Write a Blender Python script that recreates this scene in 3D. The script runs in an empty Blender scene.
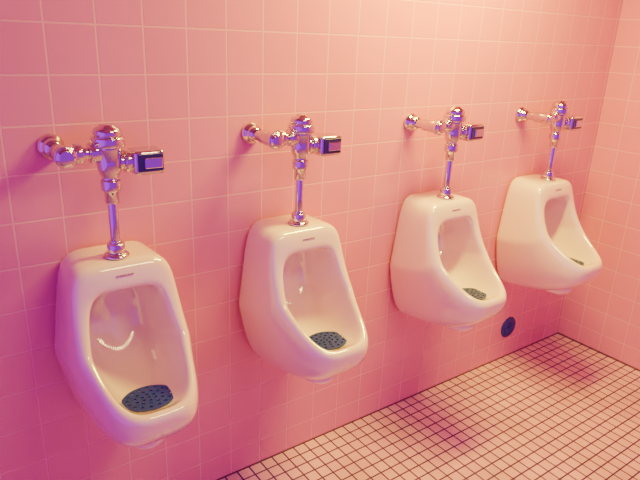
import bpy, bmesh, math
from mathutils import Matrix, Vector

scene = bpy.context.scene
COL = scene.collection

# ------------------------------------------------------------------ materials
def new_mat(name):
    m = bpy.data.materials.new(name); m.use_nodes = True
    return m, m.node_tree.nodes, m.node_tree.links, m.node_tree.nodes["Principled BSDF"]

def simple(name, col, rough=0.4, metal=0.0, coat=0.0, var=0.04, scale=12.0, spec=0.5, coat_ior=1.5):
    m, n, l, b = new_mat(name)
    noise = n.new("ShaderNodeTexNoise"); noise.inputs["Scale"].default_value = scale
    tc = n.new("ShaderNodeTexCoord"); l.new(tc.outputs["Object"], noise.inputs["Vector"])
    mix = n.new("ShaderNodeMix"); mix.data_type = 'RGBA'
    mix.inputs["A"].default_value = (*[c*(1-var) for c in col], 1)
    mix.inputs["B"].default_value = (*[min(1, c*(1+var)) for c in col], 1)
    l.new(noise.outputs["Fac"], mix.inputs["Factor"])
    l.new(mix.outputs["Result"], b.inputs["Base Color"])
    b.inputs["Roughness"].default_value = rough
    b.inputs["Metallic"].default_value = metal
    b.inputs["Coat Weight"].default_value = coat
    b.inputs["Coat Roughness"].default_value = 0.05
    b.inputs["Coat IOR"].default_value = coat_ior
    b.inputs["Specular IOR Level"].default_value = spec
    return m

def tile_mat(name, axes, size, mortar, c1, c2, grout, rough, off=(0, 0), bump=0.4, smudge=0.0):
    m, n, l, b = new_mat(name)
    geo = n.new("ShaderNodeNewGeometry")
    sep = n.new("ShaderNodeSeparateXYZ"); l.new(geo.outputs["Position"], sep.inputs[0])
    comb = n.new("ShaderNodeCombineXYZ")
    for k, a in enumerate(axes):
        ad = n.new("ShaderNodeMath"); ad.operation = 'ADD'; ad.inputs[1].default_value = off[k] + 10*size*10
        l.new(sep.outputs[a], ad.inputs[0]); l.new(ad.outputs[0], comb.inputs[k])
    br = n.new("ShaderNodeTexBrick")
    br.offset = 0.0; br.squash = 1.0
    br.inputs["Scale"].default_value = 1.0
    br.inputs["Brick Width"].default_value = size
    br.inputs["Row Height"].default_value = size
    br.inputs["Mortar Size"].default_value = mortar
    br.inputs["Mortar Smooth"].default_value = 0.25
    br.inputs["Color1"].default_value = (*c1, 1)
    br.inputs["Color2"].default_value = (*c2, 1)
    br.inputs["Mortar"].default_value = (*grout, 1)
    l.new(comb.outputs[0], br.inputs["Vector"])
    nz = n.new("ShaderNodeTexNoise"); nz.inputs["Scale"].default_value = 3.0; nz.inputs["Detail"].default_value = 6
    l.new(geo.outputs["Position"], nz.inputs["Vector"])
    mul = n.new("ShaderNodeMix"); mul.data_type = 'RGBA'; mul.blend_type = 'MULTIPLY'
    mul.inputs["Factor"].default_value = 1.0
    rmp = n.new("ShaderNodeMapRange"); rmp.inputs["From Min"].default_value = 0.3; rmp.inputs["From Max"].default_value = 0.7
    rmp.inputs["To Min"].default_value = 1 - smudge; rmp.inputs["To Max"].default_value = 1.0
    l.new(nz.outputs["Fac"], rmp.inputs["Value"])
    l.new(br.outputs["Color"], mul.inputs["A"]); l.new(rmp.outputs[0], mul.inputs["B"])
    l.new(mul.outputs["Result"], b.inputs["Base Color"])
    inv = n.new("ShaderNodeMath"); inv.operation = 'SUBTRACT'; inv.inputs[0].default_value = 1.0
    l.new(br.outputs["Fac"], inv.inputs[1])
    bp = n.new("ShaderNodeBump"); bp.inputs["Strength"].default_value = bump; bp.inputs["Distance"].default_value = 0.002
    l.new(inv.outputs[0], bp.inputs["Height"]); l.new(bp.outputs[0], b.inputs["Normal"])
    r = n.new("ShaderNodeMapRange"); r.inputs["To Min"].default_value = rough; r.inputs["To Max"].default_value = 0.8
    l.new(br.outputs["Fac"], r.inputs["Value"]); l.new(r.outputs[0], b.inputs["Roughness"])
    return m

WT = 0.123
wall_c1, wall_c2, wall_g = (0.82, 0.21, 0.39), (0.79, 0.198, 0.37), (0.90, 0.33, 0.45)
M_wall_b = tile_mat("glazed_wall_tile_back", (0, 2), WT, 0.0027, wall_c1, wall_c2, wall_g, 0.2, off=(0.022, 0.02), smudge=0.06, bump=0.6)
M_wall_r = tile_mat("glazed_wall_tile_right", (1, 2), WT, 0.0027, wall_c1, wall_c2, wall_g, 0.2, off=(0.0, 0.02), smudge=0.06, bump=0.6)
M_floor = tile_mat("floor_mosaic_tile", (0, 1), 0.0508, 0.0036, (0.88, 0.40, 0.60), (0.78, 0.33, 0.56), (0.08, 0.008, 0.22), 0.35, smudge=0.25)
M_ceil = simple("painted_ceiling", (0.55, 0.28, 0.36), 0.8)
M_porc = simple("vitreous_china", (0.92, 0.60, 0.61), 0.10, coat=1.0, var=0.015, scale=4, coat_ior=1.9)
M_chrome = simple("chrome_plating", (0.68, 0.60, 0.70), 0.06, metal=1.0, var=0.05)
M_dark = simple("sensor_lens_plastic", (0.02, 0.012, 0.12), 0.12, coat=0.5)
M_blue = simple("blue_rubber_screen", (0.015, 0.03, 0.36), 0.4, var=0.3, scale=60)
M_badge = simple("badge_ink", (0.35, 0.15, 0.35), 0.4)
M_cover = simple("cleanout_cover_metal", (0.02, 0.02, 0.30), 0.35, metal=0.2, var=0.4, scale=30)
M_caulk = simple("dark_caulk", (0.10, 0.02, 0.10), 0.7, var=0.3, scale=20)

# ------------------------------------------------------------------ helpers
def link_mesh(name, bm, mat, smooth=True, parent=None, loc=(0, 0, 0)):
    bmesh.ops.recalc_face_normals(bm, faces=bm.faces)
    me = bpy.data.meshes.new(name); bm.to_mesh(me); bm.free()
    me.materials.append(mat)
    for p in me.polygons: p.use_smooth = smooth
    o = bpy.data.objects.new(name, me); COL.objects.link(o)
    o.location = loc
    if parent: o.parent = parent
    return o

def add_box(bm, lo, hi, bevel=0.0, seg=2):
    r = bmesh.ops.create_cube(bm, size=1.0)
    vs = r["verts"]
    for v in vs:
        v.co = Vector([lo[k] + (v.co[k]+0.5)*(hi[k]-lo[k]) for k in range(3)])
    if bevel > 0:
        es = {e for v in vs for e in v.link_edges}
        bmesh.ops.bevel(bm, geom=list(es), offset=bevel, segments=seg, affect='EDGES', profile=0.5)

def lathe(bm, prof, origin, axis, seg=32, flat=0):
    ax = Vector(axis).normalized()
    ref = Vector((0, 0, 1)) if abs(ax.z) < 0.9 else Vector((1, 0, 0))
    u = ax.cross(ref).normalized(); w = ax.cross(u)
    n = flat or seg
    rings = []
    for r, h in prof:
        c = Vector(origin) + ax*h
        if r <= 1e-6:
            rings.append([bm.verts.new(c)])
        else:
            rings.append([bm.verts.new(c + u*r*math.cos(2*math.pi*i/n) + w*r*math.sin(2*math.pi*i/n)) for i in range(n)])
    for a, b in zip(rings, rings[1:]):
        for i in range(n):
            j = (i+1) % n
            if len(a) == 1 and len(b) > 1: bm.faces.new((a[0], b[i], b[j]))
            elif len(b) == 1 and len(a) > 1: bm.faces.new((a[i], a[j], b[0]))
            elif len(a) > 1: bm.faces.new((a[i], a[j], b[j], b[i]))

def rprof(segs, b=0.002):
    out = [(0, segs[0][1])]
    for r, a, c in segs:
        out += [(max(r-b, 0.001), a), (r-b*0.3, a+b*0.3), (r, a+b), (r, c-b), (r-b*0.3, c-b*0.3), (max(r-b, 0.001), c)]
    out.append((0, segs[-1][2]))
    return out

# ------------------------------------------------------------------ room
RX = 2.955; LX = -1.6; FY = -3.4; H = 2.45
def slab(name, lo, hi, mat):
    bm = bmesh.new(); add_box(bm, lo, hi); return link_mesh(name, bm, mat, smooth=False)
slab("wall_back", (LX, 0, 0), (RX, 0.12, H), M_wall_b)
slab("wall_right", (RX, FY, 0), (RX+0.12, 0.12, H), M_wall_r)
slab("floor", (LX, FY, -0.1), (RX+0.12, 0.12, 0), M_floor)
slab("ceiling", (LX, FY, H), (RX+0.12, 0.12, H+0.1), M_ceil)
slab("trim_1", (LX, -0.004, 0), (RX, 0, 0.004), M_caulk)
slab("trim_2", (RX-0.004, FY, 0), (RX, -0.004, 0.004), M_caulk)

# ------------------------------------------------------------------ urinal
NQ = 14
def half_curve(n, up, zt, zm, wm, wt):
    pts = []
    K = 200
    for i in range(K+1):
        t = i/K*math.pi/2
        s = math.sin(t)**(2/n); c = math.cos(t)**(2/n) if i < K else 0.0
        w = wm + (wt-wm)*s
        pts.append((w*c, zm + (zt-zm)*s, s if up else -s))
    L = [0]
    for a, b in zip(pts, pts[1:]): L.append(L[-1] + math.hypot(a[0]-b[0], a[1]-b[1]))
    out = []; j = 0
    for k in range(NQ+1):
        d = L[-1]*k/NQ
        while j < K-1 and L[j+1] < d: j += 1
        f = (d-L[j])/max(L[j+1]-L[j], 1e-9); f = min(max(f, 0), 1)
        out.append(tuple(pts[j][q]*(1-f)+pts[j+1][q]*f for q in range(3)))
    return out

def ring(zt, zb, wt, wm, wb, nt, nb, yt, ym, yb):
    zm = (zt+zb)/2 - 0.02
    top = half_curve(nt, True, zt, zm, wm, wt)
    bot = half_curve(nb, False, zb, zm, wm, wb)
    loop = top[:]
    loop += [(-x, z, v) for x, z, v in reversed(top[:-1])]
    loop += [(-x, z, v) for x, z, v in bot[1:]]
    loop += [(x, z, v) for x, z, v in reversed(bot[1:-1])]
    res = []
    for x, z, v in loop:
        a = (yt+yb)/2-ym; b = (yt-yb)/2
        res.append(Vector((x, a*v*v+b*v+ym, z)))
    return res

RINGS = [
 # zt    zb    wt    wm    wb    nt nb   yt     ym     yb
 (0.997,0.458,0.124,0.162,0.118, 8,3.6, -0.001, -0.001, -0.001),
 (0.997,0.458,0.125,0.164,0.118, 8,3.6,-0.012,-0.012,-0.012),
 (0.997,0.480,0.131,0.167,0.120, 8,3.6,-0.080,-0.105,-0.170),
 (0.997,0.522,0.133,0.164,0.122, 8,4.0,-0.140,-0.190,-0.305),
 (0.995,0.570,0.132,0.157,0.122, 8,4.4,-0.163,-0.222,-0.378),
 (0.984,0.612,0.126,0.149,0.119, 7,4.6,-0.176,-0.240,-0.414),
 (0.955,0.662,0.111,0.136,0.110, 6,4.4,-0.184,-0.249,-0.426),
 (0.930,0.682,0.099,0.122,0.100, 6,4.0,-0.189,-0.251,-0.412),
 (0.921,0.678,0.092,0.114,0.094, 6,4.0,-0.180,-0.240,-0.394),
 (0.923,0.652,0.092,0.112,0.092, 5,3.6,-0.140,-0.190,-0.366),
 (0.923,0.628,0.090,0.106,0.086, 4,3.0,-0.085,-0.118,-0.295),
 (0.902,0.632,0.076,0.088,0.068, 3,2.6,-0.050,-0.062,-0.190),
 (0.860,0.685,0.042,0.052,0.042, 2.5,2.2,-0.044,-0.046,-0.092),
]

def make_body():
    bm = bmesh.new()
    rr = [[bm.verts.new(p) for p in ring(*r)] for r in RINGS]
    n = len(rr[0])
    for a, b in zip(rr, rr[1:]):
        for i in range(n):
            j = (i+1) % n
            bm.faces.new((a[i], a[j], b[j], b[i]))
    bm.faces.new(rr[0])
    c = Vector((0, 0, 0))
    for v in rr[-1]: c += v.co
    cv = bm.verts.new(c/n)
    for i in range(n): bm.faces.new((rr[-1][i], rr[-1][(i+1) % n], cv))
    r = bmesh.ops.create_uvsphere(bm, u_segments=24, v_segments=14, radius=1.0)
    for v in r["verts"]:
        v.co = Vector((v.co.x*0.062, -0.245 + v.co.y*0.085, 0.528 + v.co.z*0.042))
    return bm

def make_screen(parent):
    cu = bpy.data.curves.new("drain_screen", 'CURVE'); cu.dimensions = '2D'; cu.fill_mode = 'BOTH'
    cu.extrude = 0.002
    def circ(cx, cy, r, n=32):
        s = cu.splines.new('POLY'); s.points.add(n-1); s.use_cyclic_u = True
        for i in range(n):
            t = 2*math.pi*i/n
            s.points[i].co = (cx+r*math.cos(t), cy+r*math.sin(t), 0, 1)
    circ(0, 0, 1.0, 48)
    for k, (R, cnt) in enumerate([(0.0, 1), (0.26, 6), (0.52, 11), (0.80, 16)]):
        for i in range(cnt):
            t = 2*math.pi*(i+0.5*k)/cnt
            circ(R*math.cos(t), R*math.sin(t), 0.068, 10)
    for s in cu.splines:
        for p in s.points: p.co = (p.co.x*0.070, p.co.y*0.058, 0, 1)
    tmp = bpy.data.objects.new("tmp", cu); COL.objects.link(tmp)
    dg = bpy.context.evaluated_depsgraph_get()
    me = bpy.data.meshes.new_from_object(tmp.evaluated_get(dg))
    me.materials.clear(); me.materials.append(M_blue)
    bpy.data.objects.remove(tmp)
    o = bpy.data.objects.new("drain_screen", me); COL.objects.link(o)
    o.parent = parent; o.location = (0.004, -0.295, 0.652); o.rotation_euler = (math.radians(-2), 0, 0)
    return o

def make_urinal(x):
    e = bpy.data.objects.new("urinal", None); COL.objects.link(e); e.location = (x, 0, 0)
    e.empty_display_size = 0.1
    b = link_mesh("body", make_body(), M_porc, parent=e)
    ss = b.modifiers.new("sub", 'SUBSURF'); ss.levels = 2; ss.render_levels = 2
    make_screen(e)
    bm = bmesh.new()
    for k, (a, c) in enumerate([(-0.022, -0.016), (-0.013, -0.006), (-0.004, 0.004), (0.007, 0.012), (0.015, 0.022)]):
        add_box(bm, (a, -0.1838, 0.9625), (c, -0.178, 0.966))
    link_mesh("badge", bm, M_badge, smooth=False, parent=e)
    return e

# ------------------------------------------------------------------ flush valve
def make_valve(x):
    VY = 0.12
    e = bpy.data.objects.new("flush_valve", None); COL.objects.link(e); e.location = (x, -VY, 0)
    e.empty_display_size = 0.1
    Y = VY - 0.001
    ZS = 1.278; SX = -0.110
    bm = bmesh.new()
    lathe(bm, [(0, 0.0), (0.033, 0.0), (0.034, 0.004), (0.032, 0.011), (0.026, 0.017), (0.0215, 0.022), (0.0215, 0.040), (0.0, 0.040)], (SX, Y, ZS), (0, -1, 0))
    lathe(bm, rprof([(0.0165, 0.03, 0.10)]), (SX, Y, ZS), (0, -1, 0))
    lathe(bm, rprof([(0.022, 0.078, 0.140), (0.0265, 0.140, 0.156), (0.018, 0.156, 0.163)]), (SX, Y, ZS), (0, -1, 0))
    lathe(bm, rprof([(0.020, 0.0, 0.026), (0.0255, 0.026, 0.044), (0.0155, 0.044, 0.062), (0.026, 0.062, 0.088), (0.020, 0.088, 0.109)]), (SX, 0, ZS), (1, 0, 0))
    link_mesh("supply_stop", bm, M_chrome, parent=e)
    bm = bmesh.new()
    lathe(bm, [(0, 0), (0.033, 0), (0.0355, 0.003), (0.035, 0.016), (0.030, 0.023), (0.020, 0.027), (0.018, 0.031), (0.0, 0.032)], (0, 0, 1.315), (0, 0, 1))
    lathe(bm, rprof([(0.042, 1.292, 1.317)], 0.004), (0, 0, 0), (0, 0, 1))
    lathe(bm, [(0, 1.145), (0.0175, 1.145), (0.0185, 1.148), (0.0185, 1.176), (0.0245, 1.179), (0.0255, 1.182), (0.0255, 1.203), (0.0245, 1.206),
               (0.0215, 1.208), (0.0215, 1.214), (0.027, 1.224), (0.0305, 1.236), (0.0315, 1.250), (0.0315, 1.286), (0.034, 1.291), (0, 1.294)], (0, 0, 0), (0, 0, 1))
    link_mesh("valve_body", bm, M_chrome, parent=e)
    bm = bmesh.new()
    lathe(bm, rprof([(0.0125, 1.01, 1.155)], 0.001), (0, 0, 0), (0, 0, 1))
    link_mesh("flush_pipe", bm, M_chrome, parent=e)
    bm = bmesh.new()
    lathe(bm, [(0, 0.9985), (0.034, 0.9985), (0.034, 1.002), (0.029, 1.007), (0.022, 1.010), (0.0, 1.011)], (0, 0, 0), (0, 0, 1))
    lathe(bm, rprof([(0.0235, 1.007, 1.034), (0.0165, 1.034, 1.042)], 0.002), (0, 0, 0), (0, 0, 1), flat=12)
    link_mesh("spud_coupling", bm, M_chrome, smooth=True, parent=e)
    bm = bmesh.new()
    lathe(bm, rprof([(0.021, 0.02, 0.036), (0.029, 0.036, 0.054)]), (0, 0, 1.250), (1, 0, 0))
    add_box(bm, (0.052, -0.038, 1.216), (0.134, 0.030, 1.280), 0.009, 3)
    link_mesh("sensor_housing", bm, M_chrome, parent=e)
    bm = bmesh.new()
    add_box(bm, (0.060, -0.0415, 1.226), (0.127, -0.036, 1.272), 0.002, 2)
    link_mesh("sensor_lens", bm, M_dark, smooth=False, parent=e)
    bm = bmesh.new()
    add_box(bm, (0.076, -0.046, 1.234), (0.124, -0.040, 1.263), 0.003, 2)
    link_mesh("sensor_bezel", bm, M_chrome, smooth=False, parent=e)
    return e

XS = [0.4425, 1.028, 1.717, 2.390]
for x in XS: make_urinal(x)
for x in XS: make_valve(x)

# ------------------------------------------------------------------ cleanout cover
bm = bmesh.new()
lathe(bm, [(0, 0), (0.056, 0), (0.057, 0.002), (0.054, 0.006), (0.040, 0.009), (0.010, 0.010), (0.009, 0.008), (0, 0.008)], (2.453, 0, 0.177), (0, -1, 0), 40)
lathe(bm, rprof([(0.007, 0.008, 0.012)], 0.001), (2.453, 0, 0.177), (0, -1, 0), 16)
link_mesh("wall_cleanout_cover", bm, M_cover)

# ------------------------------------------------------------------ lights
def fixture(x, y, L, W, energy, col, z):
    bm = bmesh.new(); add_box(bm, (x-L/2, y-W/2, z), (x+L/2, y+W/2, H), 0.01)
    o = link_mesh("ceiling_light", bm, M_ceil, smooth=False)
    ld = bpy.data.lights.new("lamp", 'AREA'); ld.shape = 'RECTANGLE'; ld.size = L*0.95; ld.size_y = W*0.9
    ld.energy = energy; ld.color = col
    lo = bpy.data.objects.new("lamp", ld); COL.objects.link(lo); lo.location = (x, y, z-0.005); lo.parent = o
fixture(1.70, -0.42, 0.8, 0.18, 82, (1.0, 1.0, 0.03), 2.24)
fixture(1.2, -1.60, 0.8, 0.32, 26, (1.0, 0.78, 0.22), 2.38)

w = bpy.data.worlds.new("world"); scene.world = w; w.use_nodes = True
n = w.node_tree.nodes; l = w.node_tree.links
bg = n["Background"]
tc = n.new("ShaderNodeTexCoord"); sp = n.new("ShaderNodeSeparateXYZ"); l.new(tc.outputs["Generated"], sp.inputs[0])
mr = n.new("ShaderNodeMapRange"); mr.interpolation_type = 'SMOOTHSTEP'
mr.inputs["From Min"].default_value = -0.30; mr.inputs["From Max"].default_value = -0.85
l.new(sp.outputs[0], mr.inputs["Value"])
mx = n.new("ShaderNodeMix"); mx.data_type = 'RGBA'
mx.inputs["A"].default_value = (0.46, 0.02, 0.80, 1); mx.inputs["B"].default_value = (0.85, 0.05, 1.5, 1)
l.new(mr.outputs[0], mx.inputs["Factor"]); l.new(mx.outputs["Result"], bg.inputs["Color"])
bg.inputs["Strength"].default_value = 1.0

# ------------------------------------------------------------------ camera
cd = bpy.data.cameras.new("camera"); cam = bpy.data.objects.new("camera", cd); COL.objects.link(cam)
cd.sensor_width = 36; cd.lens = 590/640*36; cd.clip_start = 0.02
f = Vector((0.564, 0.7566, -0.3318)).normalized()
r = Vector((0.810, -0.5855, 0.0416)); r = (r - f*r.dot(f)).normalized()
u = r.cross(f)
M = Matrix(((r.x, u.x, -f.x, 0), (r.y, u.y, -f.y, -1.62), (r.z, u.z, -f.z, 1.583), (0, 0, 0, 1)))
cam.matrix_world = M
scene.camera = cam
